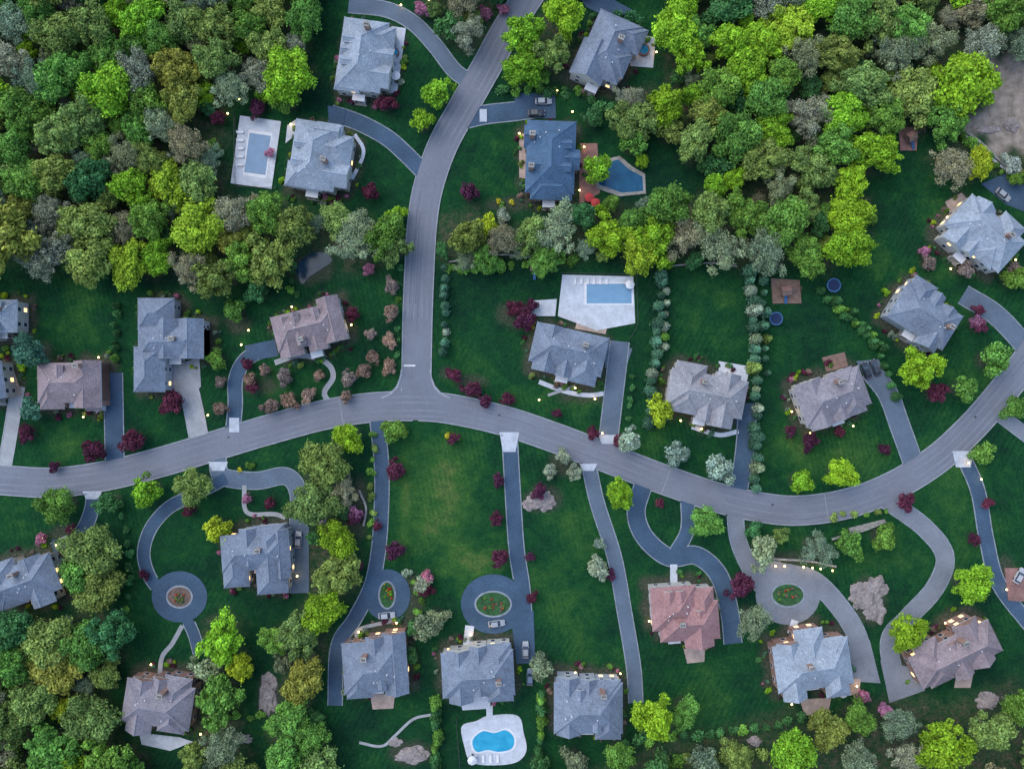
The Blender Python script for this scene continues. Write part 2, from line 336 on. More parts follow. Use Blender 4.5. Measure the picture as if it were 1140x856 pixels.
# ------------------------------------------------------------ houses
HS=[]
rects=[]
def build_house(px,py,rot,wings,roof,wall='wall_a',eave=6.0,name='suburban_house',chim=None,dorm=1):
    cx,cy=W(px,py,eave); f=S*(H-eave)/H; r=math.radians(rot)
    e=empty(name,(cx,cy,0),r)
    ws=[(x*f,y*f,w*f-0.7,d*f-0.7,k,dz) for (x,y,w,d,k,dz) in wings]
    for (x,y,w,d,k,dz) in ws:
        gx=cx+x*math.cos(r)-y*math.sin(r); gy=cy+x*math.sin(r)+y*math.cos(r); rects.append((gx,gy,w/2,d/2,math.cos(r),math.sin(r)))
    wl=MB(); rf=MB(); cp=MB(); wn=MB()
    R=random.Random(int(px*13+py))
    def inside(x,y,i):
        return any(abs(x-a[0])<a[2]/2+.05 and abs(y-a[1])<a[3]/2+.05 for j,a in enumerate(ws) if j!=i)
    def roofpart(x,y,w,d,k,ez,pitch=0.62,ov=0.45):
        sw=(d>w)
        def T(a,b,z): return (x+b,y+a,z) if sw else (x+a,y+b,z)
        L,Wd=(d,w) if sw else (w,d)
        hl,hw=L/2+ov,Wd/2+ov; rise=pitch*hw; rz=ez+rise
        q=hw*0.95 if k=='h' else 0
        q=min(q,hl-0.05); th=0.22
        A,B,C,D=T(-hl,-hw,ez),T(hl,-hw,ez),T(hl,hw,ez),T(-hl,hw,ez); E,F=T(-hl+q,0,rz),T(hl-q,0,rz)
        rf.face([A,B,F,E]);rf.face([C,D,E,F]); mi=0 if k=='h' else 1
        rf.face([B,C,F],mi);rf.face([D,A,E],mi)
        lo=[(p[0],p[1],p[2]-th) for p in(A,B,C,D)]; up=[A,B,C,D]
        for i in range(4): rf.face([up[i],up[(i+1)%4],lo[(i+1)%4],lo[i]],2)
        rf.face(lo[::-1],2)
        def cap(p,q_):
            p=Vector(p)+Vector((0,0,.03));q_=Vector(q_)+Vector((0,0,.03))
            if (q_-p).length<.3:return
            cp.tube(p,q_,.11,.11,5)
        cap(E,F)
        if k=='h':
            for a,b in((A,E),(D,E),(B,F),(C,F)): cap(a,b)
        return rz
    tops=[]
    for i,(x,y,w,d,k,dz) in enumerate(ws):
        ez=eave+dz+0.035*i; wl.box(x-w/2,x+w/2,y-d/2,y+d/2,0,ez-0.12)
        tops.append(roofpart(x,y,w,d,k,ez,0.64+0.04*i))
        for st in range(2):
            zc=1.6+st*2.9
            if zc+1>ez: continue
            for (ax,n_,L,sg) in((0,d,w,1),(0,d,w,-1),(1,w,d,1),(1,w,d,-1)):
                cnt=max(1,int(L/3.0))
                for q in range(cnt):
                    t=-L/2+(q+.5)*L/cnt
                    if ax==0: X,Y=x+t,y+sg*(n_/2)
                    else: X,Y=x+sg*(n_/2),y+t
                    if inside(X,Y,i): continue
                    lit=1 if R.random()<.18 else 0
                    for (hw_,hz,o,mt) in((.68,.85,.05,2),(.54,.70,.075,lit)):
                        if ax==0: wn.box(X-hw_,X+hw_,Y-o,Y+o,zc-hz,zc+hz,mt)
                        else: wn.box(X-o,X+o,Y-hw_,Y+hw_,zc-hz,zc+hz,mt)
    x,y,w,d,k,dz=ws[0]
    if dorm:
        for sg,cnt in((-1,2),(1,2)):
            for q in range(cnt):
                if w>=d: X=x+(q-.5)*w*.30+R.uniform(-.8,.8); Y=y+sg*d*.30
                else: X=x+sg*w*.30; Y=y+(q-.5)*d*.30+R.uniform(-.8,.8)
                if inside(X,Y,0): continue
                ez=eave+dz+2.1; a,b=(1.9,3.2) if w>=d else (3.2,1.9)
                wl.box(X-a/2,X+a/2,Y-b/2,Y+b/2,eave,ez-.1); roofpart(X,Y,a,b,'g',ez,.6,.2)
                if w>=d: wn.box(X-.5,X+.5,Y+sg*(b/2)-.06,Y+sg*(b/2)+.06,ez-1.15,ez-.25,0)
                else: wn.box(X+sg*(a/2)-.06,X+sg*(a/2)+.06,Y-.5,Y+.5,ez-1.15,ez-.25,0)
    yb=min(a[1]-a[3]/2 for a in ws if abs(a[0]-x)<a[2]/2+.1); dr=MB()
    dr.box(x-.9,x+.9,yb-.06,yb+.06,0.3,2.7,0); dr.box(x-.55,x+.55,yb-.1,yb-.065,0.3,2.45,1)
    dr.box(x-1.6,x+1.6,yb-1.8,yb-.12,0,.3,2); dr.box(x-1.9,x+1.9,yb-2.2,yb-1.8,0,.15,2)
    for q in(-1.4,1.4): dr.tube((x+q,yb-1.6,.3),(x+q,yb-1.6,2.9),.14,.12,8,0)
    dr.box(x-1.7,x+1.7,yb-1.9,yb-.01,2.9,3.1,0)
    dr.obj('front_door',['white','wood','stone'],e)
    gx,gy,gw,gd,_,_=ws[-1]; g=MB()
    for q in(-.24,.24): g.box(gx+gw/2-.04,gx+gw/2+.07,gy+q*gd-1.2,gy+q*gd+1.2,0.1,2.4,0)
    g.obj('garage_door',['white'],e)
    ch=MB(); cs=chim or [(0.22,0.2)]
    for (u,v) in cs:
        X=x+u*w;Y=y+v*d; zt=tops[0]+1.1
        ch.box(X-.65,X+.65,Y-.5,Y+.5,3,zt,0); ch.box(X-.8,X+.8,Y-.65,Y+.65,zt,zt+.18,1)
        for q in(-.3,.3): ch.tube((X+q,Y,zt+.18),(X+q,Y,zt+.55),.17,.15,8,2,True)
    ch.obj('chimney',['wall_c','stone','metal'],e)
    vt=MB()
    for q in range(5):
        X=x+R.uniform(-.38,.38)*w;Y=y+R.uniform(-.35,.35)*d; hd=min(w,d)/2
        off=(abs(Y-y) if w>=d else abs(X-x)); z=eave+dz+.6*(hd+.45-off)
        vt.tube((X,Y,z-.4),(X,Y,z+.45),.16,.16,7,0,True)
    vt.obj('roof_vent',['white'],e)
    wl.obj('walls',[wall],e); rf.obj('roof',['roof_'+roof,wall,'white'],e); cp.obj('ridge_cap',['cap_'+roof],e); wn.obj('windows',['glass','glass_lit','white'],e)
    HS.append((px,py,rot,wings)); return e
h,g='h','g'
build_house(407,62,-8,[(-4,0,50,78,h,0),(10,22,38,26,h,-.3),(10,-20,40,26,g,-.2),(-16,-28,28,26,h,-.6),(2,2,58,18,g,-.1)],'light','wall_a',chim=[(.1,.35)])
build_house(678,57,-24,[(-2,4,50,70,h,0),(2,24,58,30,h,-.4),(-12,-18,38,42,g,-.2),(8,-8,36,28,h,-.1)],'slate','wall_a',chim=[(.2,.1)])
build_house(356,178,-9,[(-6,4,52,74,h,0),(12,14,42,34,h,-.3),(14,-14,40,26,g,-.2),(-14,-20,42,28,h,-.5),(4,32,26,20,g,-.4)],'light','wall_a',chim=[(.3,-.1)])
build_house(613,177,-2,[(0,2,54,80,h,0),(-10,24,40,26,g,-.3),(2,-32,46,26,h,-.4),(10,0,44,22,g,-.2)],'blue','wall_c',chim=[(-.42,-.2),(-.42,.25)])
build_house(188,385,0,[(2,4,72,36,h,0),(-15,36,40,34,h,-.4),(-22,-26,34,50,h,-.2),(24,8,28,44,g,-.3),(-2,8,24,44,g,-.1)],'slate','wall_b',chim=[(.1,.1)])
build_house(343,366,14,[(0,2,76,40,h,0),(-24,-4,26,44,g,-.3),(6,-6,20,40,g,-.2),(28,4,24,50,g,-.1)],'brown','wall_a',chim=[(-.1,-.35)])
build_house(77,428,1,[(0,2,70,44,h,0),(20,0,30,52,g,-.2),(-20,-2,26,50,h,-.4),(22,-22,16,16,g,-2.5)],'brown','wall_c',chim=[(.25,.45)])
build_house(2,352,0,[(-8,0,50,36,h,0),(-20,-6,24,44,g,-.2)],'light','wall_a')
build_house(-14,425,8,[(-4,0,44,40,h,0),(8,6,18,30,g,-.2)],'slate','wall_a')
build_house(633,391,-13,[(0,2,82,44,h,0),(-22,-2,28,52,g,-.2),(22,-4,30,56,h,-.3),(0,-8,18,42,g,-.1)],'slate','wall_a',chim=[(.2,.2)])
build_house(787,438,-11,[(0,0,86,42,h,0),(-22,2,34,56,h,-.3),(20,-4,28,60,g,-.2),(2,-12,18,36,g,-.1)],'tan','wall_a',chim=[(-.1,.3)])
build_house(927,441,20,[(0,0,76,44,h,0),(-20,-2,28,54,g,-.2),(18,-2,26,52,h,-.3),(2,-8,18,40,g,-.1)],'greybr','wall_a',chim=[(.1,.35)])
build_house(1030,352,-32,[(0,0,72,44,h,0),(-18,6,28,56,h,-.3),(18,-4,24,52,g,-.2),(0,8,18,42,g,-.1)],'slate','wall_b',chim=[(.35,0)])
build_house(1097,260,-42,[(0,0,80,46,h,0),(-20,-4,26,60,g,-.2),(16,4,30,60,h,-.3),(-2,-8,16,46,g,-.1)],'light','wall_a')
build_house(26,648,20,[(0,0,76,42,h,0),(14,-4,26,56,g,-.2),(-18,4,30,52,h,-.3)],'slate','wall_a',chim=[(0,.3)])
build_house(285,622,4,[(0,8,76,40,h,0),(16,-2,34,76,h,-.3),(-24,-10,28,40,h,-.4),(28,4,18,54,g,-.1),(-6,14,22,40,g,-.2)],'slate','wall_b',chim=[(.1,.1)])
build_house(176,784,-9,[(0,0,76,48,h,0),(-18,-4,28,60,g,-.2),(18,2,30,62,h,-.3),(0,8,20,44,g,-.1)],'greybr','wall_c',chim=[(.1,.4)])
build_house(418,742,4,[(-2,0,68,56,h,0),(22,2,26,68,g,-.2),(-20,-6,28,56,h,-.4),(2,10,22,46,g,-.1)],'slate','wall_c',chim=[(-.1,.3)])
build_house(532,750,3,[(0,0,80,50,h,0),(24,0,28,64,h,-.3),(-20,-2,26,58,g,-.2),(2,4,20,54,g,-.1)],'slate','wall_a',chim=[(.3,-.1)])
build_house(655,788,0,[(0,0,76,56,h,0),(22,-2,28,66,h,-.3),(-22,2,26,64,g,-.2),(0,10,20,44,g,-.1)],'slate','wall_b',chim=[(.2,.4)])
build_house(761,686,4,[(-10,10,50,48,h,0),(6,-6,66,42,h,-.2),(16,-14,32,42,g,-.3),(22,12,26,36,h,-.5)],'pink','wall_a',chim=[(.1,-.3)])
build_house(905,740,8,[(0,0,84,52,h,0),(0,12,32,56,h,-.3),(-24,-4,26,64,g,-.2),(24,-6,26,66,h,-.35)],'light','wall_c',chim=[(-.1,.1)])
build_house(1064,728,26,[(0,0,98,38,h,0),(-26,2,28,50,h,-.3),(24,2,28,52,g,-.2),(0,-6,20,42,g,-.1)],'brown','wall_c',chim=[(.1,.4)])
# ------------------------------------------------------------ woodland outlines
FOR=[ [(-90,-80),(345,-80),(352,0),(330,55),(345,92),(300,104),(262,112),(240,150),(256,212),(300,224),(345,236),(400,248),(452,258),(450,296),(400,300),(375,288),(330,282),(322,312),(270,300),(255,318),(215,318),(160,298),(40,296),(-90,300)],
 [(735,-80),(1240,-80),(1240,50),(1120,60),(1098,90),(1098,125),(1060,140),(1025,140),(990,150),(965,195),(975,245),(950,275),(900,300),(860,296),(800,290),(735,292),(640,288),(500,292),(486,280),(488,245),(520,240),(575,246),(600,248),(640,232),(662,228),(720,225),(775,230),(800,205),(770,170),(742,160),(725,128),(690,122),(720,105),(748,92),(750,50)],
 [(-90,690),(60,690),(100,668),(130,700),(132,740),(112,770),(128,815),(175,856),(240,940),(-90,940)],
 [(860,856),(880,832),(985,806),(1060,800),(1140,785),(1240,770),(1240,940),(560,940),(600,862)],
 [(335,545),(372,520),(396,548),(404,600),(390,655),(366,690),(348,740),(352,800),(370,870),(300,870),(310,800),(310,740),(322,690),(345,640)],
 [(570,-80),(735,-80),(660,-20),(630,20),(630,60),(630,98),(600,96),(560,80),(575,50),(600,10)],
 [(228,690),(262,690),(272,730),(262,800),(270,850),(290,940),(220,940),(222,800),(228,750)],
 [(490,-80),(560,-80),(560,-10),(530,50),(508,50),(478,10)],
 [(1030,190),(1060,160),(1110,170),(1240,190),(1240,260),(1145,210),(1110,190),(1090,195)] ]
def pip(x,y,poly_):
    ins=np.zeros(x.shape,bool); n=len(poly_); j=n-1
    for i in range(n):
        xi,yi=poly_[i];xj,yj=poly_[j]
        if yi!=yj:
            c=((yi>y)!=(yj>y))&(x<(xj-xi)*(y-yi)/(yj-yi)+xi); ins^=c
        j=i
    return ins
# ------------------------------------------------------------ tree prototypes (unit radius crown)
def leaf_mesh(name,clumps,nleaf,ls,seed,branches,trunk_r=0.055,upbias=0.25,keep=0.06,wild=0.0):
    r=np.random.default_rng(seed); cl=np.array(clumps); rad=cl[:,3]
    wgt=rad**2; wgt/=wgt.sum(); k=r.choice(len(cl),nleaf,p=wgt)
    d=r.normal(size=(nleaf,3)); d[:,2]+=upbias; d/=np.linalg.norm(d,axis=1)[:,None]
    rr=rad[k]*(1-0.35*r.random(nleaf)**1.5)*(1+0.2*np.sin(d[:,0]*7+k)*np.sin(d[:,1]*6+k*2)*1.2)
    rr*=1+wild*(r.random(nleaf)**4)
    p=cl[k,:3]+d*rr[:,None]
    ins=np.zeros(nleaf,bool)
    for j in range(len(cl)):
        dd=np.linalg.norm(p-cl[j,:3],axis=1); ins|=(dd<rad[j]*0.72)&(k!=j)
    ok=(~ins)|(r.random(nleaf)<keep); p=p[ok];d=d[ok];k=k[ok]; n=len(p)
    nn=d+r.normal(size=(n,3))*0.6; nn/=np.linalg.norm(nn,axis=1)[:,None]
    t=np.cross(nn,r.normal(size=(n,3))); t/=np.linalg.norm(t,axis=1)[:,None]; bb=np.cross(nn,t)
    s=(ls*(0.55+0.9*r.random(n)))[:,None]
    V=np.stack([p-t*s,p-bb*s*.6+nn*s*.15,p+t*s,p+bb*s*.6+nn*s*.15],1).reshape(-1,3)
    ct=r.uniform(0.75,1.25,len(cl)); tn=np.repeat(ct[k]*r.uniform(0.65,1.35,n),4)
    mb=MB()
    zt=cl[:,2].mean()
    mb.tube((0,0,0),(0.02,0.01,zt*0.55),trunk_r*1.25,trunk_r*.8,7,0); mb.tube((0.02,0.01,zt*0.55),(0,0,zt*1.05),trunk_r*.8,trunk_r*.35,6,0)
    for q in range(branches):
        c_=cl[r.integers(len(cl))]; z0=zt*r.uniform(.45,.95); e=Vector(c_[:3])+Vector(r.normal(size=3))*c_[3]*.45
        mid=Vector((c_[0]*.45,c_[1]*.45,(z0+e.z)/2+.03)); mb.tube((0.01,0,z0),mid,trunk_r*.42,trunk_r*.26,5,0); mb.tube(mid,e,trunk_r*.26,trunk_r*.08,4,0)
    nb=len(mb.v); V=np.vstack([np.array(mb.v),V]); F=mb.f+[tuple(nb+4*i+j for j in range(4)) for i in range(n)]
    me=bpy.data.meshes.new(name); me.from_pydata(V.tolist(),[],F); me.materials.append(M['bark']); me.materials.append(M['foliage'])
    mi=np.ones(len(F),np.int32); mi[:len(mb.f)]=0; me.polygons.foreach_set('material_index',mi)
    at=me.attributes.new('tone','FLOAT','POINT'); at.data.foreach_set('value',np.r_[np.ones(nb),tn].astype(np.float32)); me.update(); return me
def broad(seed,n=30,zc=1.35,sq=0.8,cr=(.2,.36),irr=1.0):
    r=np.random.default_rng(seed); out=[(r.uniform(-.1,.1),r.uniform(-.1,.1),zc+.05,.45)]; ga=2.39996
    e1,e2,e3,ph=r.uniform(-.2,.2)*irr,r.uniform(-.18,.18)*irr,r.uniform(-.12,.12)*irr,r.uniform(0,6)
    for i in range(n):
        u=(i+.5)/n; z=1-1.35*u; rr=math.sqrt(max(0,1-z*z)); a=i*ga+r.uniform(-.6,.6); R=r.uniform(.42,.95)*(1+e1*math.cos(2*a+ph)+e2*math.cos(3*a)+e3*math.cos(5*a+ph))
        c=r.uniform(*cr); out.append((math.cos(a)*rr*R,math.sin(a)*rr*R,zc+z*R*sq+r.uniform(-.1,.12),c))
    return out
P={'broad':[leaf_mesh('broad%d'%i,broad(10+i,[30,42,54][i%3],cr=[(.2,.34),(.15,.28),(.11,.24)][i%3]),8000,.058,30+i,14,wild=.45,keep=.12) for i in range(12)],
   'budding':[leaf_mesh('bud%d'%i,broad(50+i,44,cr=(.12,.26)),6500,.036,60+i,60,keep=.3,wild=.5) for i in range(4)],
   'small':[leaf_mesh('small%d'%i,broad(70+i,18,zc=1.15,sq=.85,cr=(.25,.42)),2600,.095,80+i,6,wild=.3) for i in range(5)],
   'shrub':[leaf_mesh('shrub%d'%i,[(random.uniform(-.45,.45),random.uniform(-.45,.45),random.uniform(.25,.6),random.uniform(.3,.55)) for _ in range(6)],500,.15,100+i,3,wild=.3) for i in range(5)]}
def arb(i):
    cl=[(0.10*math.cos(k*2),0.10*math.sin(k*2),.3+k*.36,.75*(1-k/9.5)) for k in range(8)]
    return leaf_mesh('arb%d'%i,cl,1700,.1,120+i,2,keep=.1,wild=.2)
P['arb']=[arb(i) for i in range(3)]
COL={'bright':(0.22,0.42,0.028),'yellow':(0.31,0.43,0.03),'green':(0.135,0.29,0.05),'olive':(0.19,0.28,0.07),'deep':(0.06,0.18,0.06),'oliveb':(0.23,0.27,0.055),
     'grey':(0.22,0.29,0.17),'greyb':(0.26,0.27,0.175),'maroon':(0.10,0.026,0.055),'tan':(0.26,0.19,0.16),'pink':(0.42,0.17,0.27),'pale':(0.27,0.34,0.25),'teal':(0.08,0.19,0.12),'white':(0.42,0.47,0.40),'yel':(0.5,0.45,0.04)}
TREES=[]; MUL=[]
def tree(px,py,r,col,kind='broad',name=None,parent=None,hf=None):
    R=r*S
    if hf is None: hf=1.0 if R<6 else 0.85
    zc=1.35*R*hf
    f=(H-zc)/H; x,y=W(px,py,zc); R*=f
    o=bpy.data.objects.new(name or 'tree',random.choice(P[kind])); sc.collection.objects.link(o)
    o.location=(x,y,0); k=random.uniform(.86,1.16)
    o.rotation_euler=(0,0,random.uniform(0,6.28)); o.scale=(R*k*1.04,R/k*1.04,R*hf*random.uniform(.85,1.15))
    c=COL[col]; j=random.uniform(.78,1.2); w=random.uniform(.88,1.14)
    o.color=(c[0]*j*w,c[1]*j,c[2]*j/w,1)
    if parent: o.parent=parent
    elif r<22: MUL.append((x,y,min(2.2,R*.62)))
    TREES.append((px,py,r)); return o
def NM(c): return {'maroon':'purple_plum_tree','tan':'ornamental_cherry_tree','pink':'flowering_cherry_tree','pale':'blossoming_tree','grey':'budding_tree','greyb':'budding_tree'}.get(c,'deciduous_tree')
T=[(487,103,15,'bright'),(470,133,12,'bright'),(440,240,10,'bright'),(583,38,22,'bright'),(583,75,22,'bright'),(665,188,15,'bright'),(704,158,13,'green'),(714,178,8,'bright'),(1023,409,22,'bright'),(735,457,15,'yellow'),
(893,536,12,'bright'),(938,528,16,'bright'),(690,549,17,'bright'),(788,582,17,'green'),(948,606,14,'green'),(985,598,13,'green'),(1013,706,20,'bright'),(1082,650,21,'bright'),(1107,400,15,'green'),(1075,433,13,'green'),
(438,480,13,'green'),(388,487,16,'bright'),(62,563,20,'green'),(163,547,15,'bright'),(217,542,20,'olive'),(348,563,27,'olive'),(360,515,26,'olive'),(243,592,14,'yellow'),(247,712,24,'bright'),(245,780,26,'green'),
(305,713,18,'green'),(333,706,24,'olive'),(337,760,24,'oliveb'),(346,822,17,'green'),(375,640,26,'olive'),(375,600,20,'bright'),(357,682,22,'bright'),(728,798,23,'bright'),(763,793,16,'green'),(882,838,26,'bright'),(1050,832,28,'bright'),
(850,615,15,'grey'),(911,612,19,'grey'),(838,692,20,'grey'),(753,506,13,'pale'),(802,523,14,'pale'),(701,490,12,'pale'),(665,632,11,'pale'),(475,697,14,'grey'),(602,742,13,'grey'),(924,815,22,'oliveb'),
(125,105,28,'bright'),(145,208,22,'bright'),(186,205,25,'yellow'),(221,252,29,'yellow'),(5,270,38,'oliveb'),(65,150,27,'olive'),(60,92,26,'green'),(240,310,22,'olive'),(175,288,20,'bright'),(38,90,22,'grey'),(262,240,24,'greyb'),(300,290,26,'olive'),(395,268,26,'grey'),
(430,262,22,'green'),(375,245,18,'olive'),(400,255,22,'grey'),(1075,95,36,'bright'),(728,270,24,'bright'),(680,262,24,'bright'),(712,282,20,'yellow'),(620,255,26,'grey'),(760,262,24,'greyb'),(560,268,20,'greyb'),(590,262,18,'olive'),(520,265,20,'olive'),(543,250,12,'yellow'),
(705,135,24,'olive'),(800,100,22,'green'),(770,65,18,'bright'),(880,30,26,'yellow'),(850,45,24,'bright'),(950,20,26,'green'),(980,25,24,'olive'),(930,60,26,'oliveb'),(1010,30,26,'green'),(900,130,26,'greyb'),(850,180,26,'olive'),(905,190,26,'olive'),(945,240,24,'bright'),(975,170,24,'bright'),(870,250,26,'green'),(900,285,22,'green'),(830,240,24,'green'),(790,240,22,'olive'),(940,130,26,'bright'),(1000,60,26,'grey'),(1040,45,24,'grey'),(1018,105,26,'olive'),(960,95,26,'olive'),
(100,612,28,'olive'),(108,655,26,'olive'),(88,640,22,'green'),(52,715,28,'olive'),(60,745,26,'oliveb'),(95,720,26,'green'),(100,800,28,'olive'),(60,835,28,'green'),(18,740,20,'green'),(80,850,24,'bright'),
(15,25,24,'grey'),(100,30,26,'olive'),(160,20,24,'bright'),(205,25,24,'olive'),(240,70,22,'olive'),(300,50,22,'olive'),(275,30,20,'green'),(28,200,26,'green'),(95,250,28,'olive'),(318,112,12,'green'),(700,22,12,'deep'),
(440,275,18,'olive'),(520,40,17,'greyb'),(500,30,14,'deep'),(1128,183,10,'white'),(1135,310,14,'green'),(1135,50,18,'grey'),(485,690,12,'grey'),(1000,805,20,'grey'),(955,800,17,'green'),(1105,812,22,'olive'),(1130,785,18,'green'),(820,840,16,'olive'),(785,845,14,'grey'),(690,842,16,'green'),(1010,845,20,'greyb'),
(300,12,20,'olive'),(35,455,12,'teal'),(35,390,18,'teal'),(240,400,10,'green'),(260,345,12,'green'),(285,325,12,'deep'),(120,560,12,'deep'),(230,745,14,'grey'),(1095,505,12,'green'),(1130,455,12,'green'),(215,840,16,'olive'),(700,112,16,'greyb'),
(800,185,14,'deep'),(745,145,14,'olive'),(660,130,10,'deep'),(600,855,12,'deep'),(640,850,14,'grey'),(455,730,9,'deep'),(470,650,9,'pale'),(460,700,8,'deep'),(840,590,9,'deep'),(870,596,8,'olive')]
for (x,y,r,c) in T:
    kind='budding' if c in('grey','greyb') and r>15 else ('small' if r<16 else 'broad'); tree(x,y,r,c,kind,NM(c))
for (x,y,r) in [(505,417,8),(525,433,9),(573,343,9),(585,356,12),(592,340,7),(190,449,12),(103,502,12),(145,491,12),(28,483,9),(440,523,10),(440,613,10),(555,535,7),(553,577,7),(825,653,13),(1010,559,10),(1043,436,11),(475,658,7),(556,621,9),(285,120,9),(412,213,9),(523,214,9),(430,115,9),(210,568,7),(395,630,7),(680,640,6),(1092,362,8),(590,620,5),(592,665,6),(392,350,7),(935,480,6),(903,492,9),(280,430,7),(1090,345,6),(300,560,6),(660,482,7),(690,492,7),(600,548,8),(395,575,8),(78,590,6),(540,446,7),(565,444,7),(620,460,5),(505,488,6),(240,130,8),(60,520,6),(275,405,6),(160,640,5),(735,560,5),(1100,560,6),(985,500,6),(880,480,6),(130,650,6),(420,585,5),(1085,600,6)]:
    tree(x,y,r,'maroon','small','purple_plum_tree')
for (x,y,r) in [(435,318,8),(435,348,8),(433,379,8),(433,409,8),(300,452,8),(322,446,9),(343,440,8),(316,420,8),(388,421,8),(405,413,8),(415,398,7),(412,372,6),(245,455,7),(278,422,7),(295,412,6),(245,425,6),(355,418,6),(1075,300,8),(1035,292,8),(1130,300,7),(385,442,6)]:
    tree(x,y,r,'tan','small','ornamental_cherry_tree')
for (x,y,r) in [(470,10,8),(540,14,7),(1088,358,7),(410,300,6),(395,572,8),(475,642,7),(985,790,7),(300,170,5),(275,555,5),(1030,280,6),(960,775,7),(560,10,6),(45,600,6)]:
    tree(x,y,r,'pink','small','flowering_cherry_tree')
for (x,y,r) in [(627,508,8),(640,525,8),(612,525,7),(665,632,9),(668,605,6),(560,240,8)]: tree(x,y,r,'pale','small','blossoming_tree')
wood=empty('woodland')
pal=['olive']*7+['green']*5+['bright']*3+['grey']*5+['greyb']*4+['oliveb']*2+['yellow']*1+['deep']*2
palR=['green']*8+['olive']*6+['bright']*4+['grey']*4+['greyb']*3+['deep']*3+['oliveb']*1
def clear(px,py,r):
    x,y=W(px,py,5)
    for c,hw in PATHS:
        if np.min(np.hypot(c[:,0]-x,c[:,1]-y))<hw+r*S*.95: return False
    for (gx,gy,hw,hd,c,s) in rects:
        dx=x-gx;dy=y-gy
        if math.hypot(max(abs(dx*c+dy*s)-hw,0),max(abs(-dx*s+dy*c)-hd,0))<r*S*.95: return False
    return True
def scatter(polyp,tries,rmin,rmax,ov,pal_):
    xs_=[p[0] for p in polyp]; ys_=[p[1] for p in polyp]
    for _ in range(tries):
        x=random.uniform(min(xs_),max(xs_)); y=random.uniform(min(ys_),max(ys_)); r=random.uniform(rmin,rmax)
        if not pip(np.array([x]),np.array([y]),polyp)[0]: continue
        if 1085<x and 55<y<175: continue
        if any((x-a)**2+(y-b)**2<(ov*(r+q))**2 for a,b,q in TREES): continue
        if not clear(x,y,r): continue
        c=random.choice(pal_); kind='budding' if c in('grey','greyb') and random.random()<.8 else 'broad'
        tree(x,y,r,c,kind,'tree',wood)
for i,p in enumerate(FOR):
    pl=palR if i==1 else pal; ov={0:.68,1:.72,3:1.0,4:.85,6:.85}.get(i,.72)
    scatter(p,1200 if i<2 else 300,20,27,ov,pl); scatter(p,2000 if i<2 else 400,12,20,ov,pl); scatter(p,1200 if i<2 else 200,7,12,ov,pl+['deep']*5)
def row(pts,sp,r,col='teal',name='arborvitae_hedge',kind='arb'):
    e=empty(name); c=np.array(pts,float); d=np.r_[0,np.cumsum(np.hypot(*np.diff(c,axis=0).T))]
    for t in np.arange(0,d[-1],sp):
        x=np.interp(t,d,c[:,0])+random.uniform(-2.2,2.2); y=np.interp(t,d,c[:,1])+random.uniform(-2.6,2.6); cc=COL[col if random.random()<.75 else random.choice(['pale','olive','grey']) if col=='teal' else 'green']; R=r*S*random.uniform(.68,1.3)
        o=bpy.data.objects.new('hedge_plant',random.choice(P[kind])); sc.collection.objects.link(o); o.parent=e
        wx_,wy_=W(x,y,1.2*R); o.location=(wx_,wy_,0); o.rotation_euler=(0,0,random.uniform(0,6)); o.scale=(R,R,R*random.uniform(.8,1.1)); j=random.uniform(.65,1.5)
        o.color=(cc[0]*j,cc[1]*j,cc[2]*j,1)
row([(837,300),(843,400),(843,545)],11,8); row([(850,310),(855,420)],13,6.5); row([(735,305),(736,350),(728,420),(722,470)],11,7.5)
row([(741,310),(742,400)],13,6,'pale'); row([(497,300),(494,390)],10,6,'teal'); row([(915,325),(978,385)],9,6,'deep'); row([(928,330),(988,388)],9,5.5,'deep')
row([(485,785),(486,858)],8,7,'deep'); row([(603,770),(600,850)],8,6,'deep'); row([(370,490),(380,498)],10,6); row([(128,340),(128,405)],10,5,'deep'); row([(45,300),(128,304)],12,5,'deep')
row([(415,485),(412,600)],14,5,'olive','shrub_border','shrub'); row([(640,288),(560,296),(500,298)],14,8,'green','shrub_border','shrub'); row([(975,385),(1000,440)],12,6,'deep')
row([(705,420),(702,470)],11,5.5,'deep','shrub_border','shrub'); row([(1050,130),(1100,170),(1130,200)],10,6,'green','shrub_border','shrub'); row([(560,100),(640,100),(690,122),(730,128)],14,9,'deep','shrub_border','shrub')
row([(930,575),(1000,570)],12,5,'olive','shrub_border','shrub'); row([(455,640),(470,670),(460,690)],12,6,'pale','shrub_border','shrub'); row([(235,800),(300,800)],14,6,'green','shrub_border','shrub')
row([(700,830),(760,822),(850,812),(900,800)],13,8,'deep','shrub_border','shrub'); row([(740,850),(860,845)],14,9,'olive','shrub_border','shrub'); row([(130,560),(140,600),(140,700)],15,6,'deep','shrub_border','shrub'); row([(445,300),(440,420)],16,4,'deep','shrub_border','shrub')
row([(325,285),(322,320),(335,330)],9,6,'deep','shrub_border','shrub'); row([(500,484),(512,488)],6,5,'yel','flower_bed','shrub'); row([(268,522),(282,520)],6,5,'yel','flower_bed','shrub'); row([(915,818),(945,816)],6,6,'yel','flower_bed','shrub'); row([(555,226),(570,226)],7,5,'yel','flower_bed','shrub')
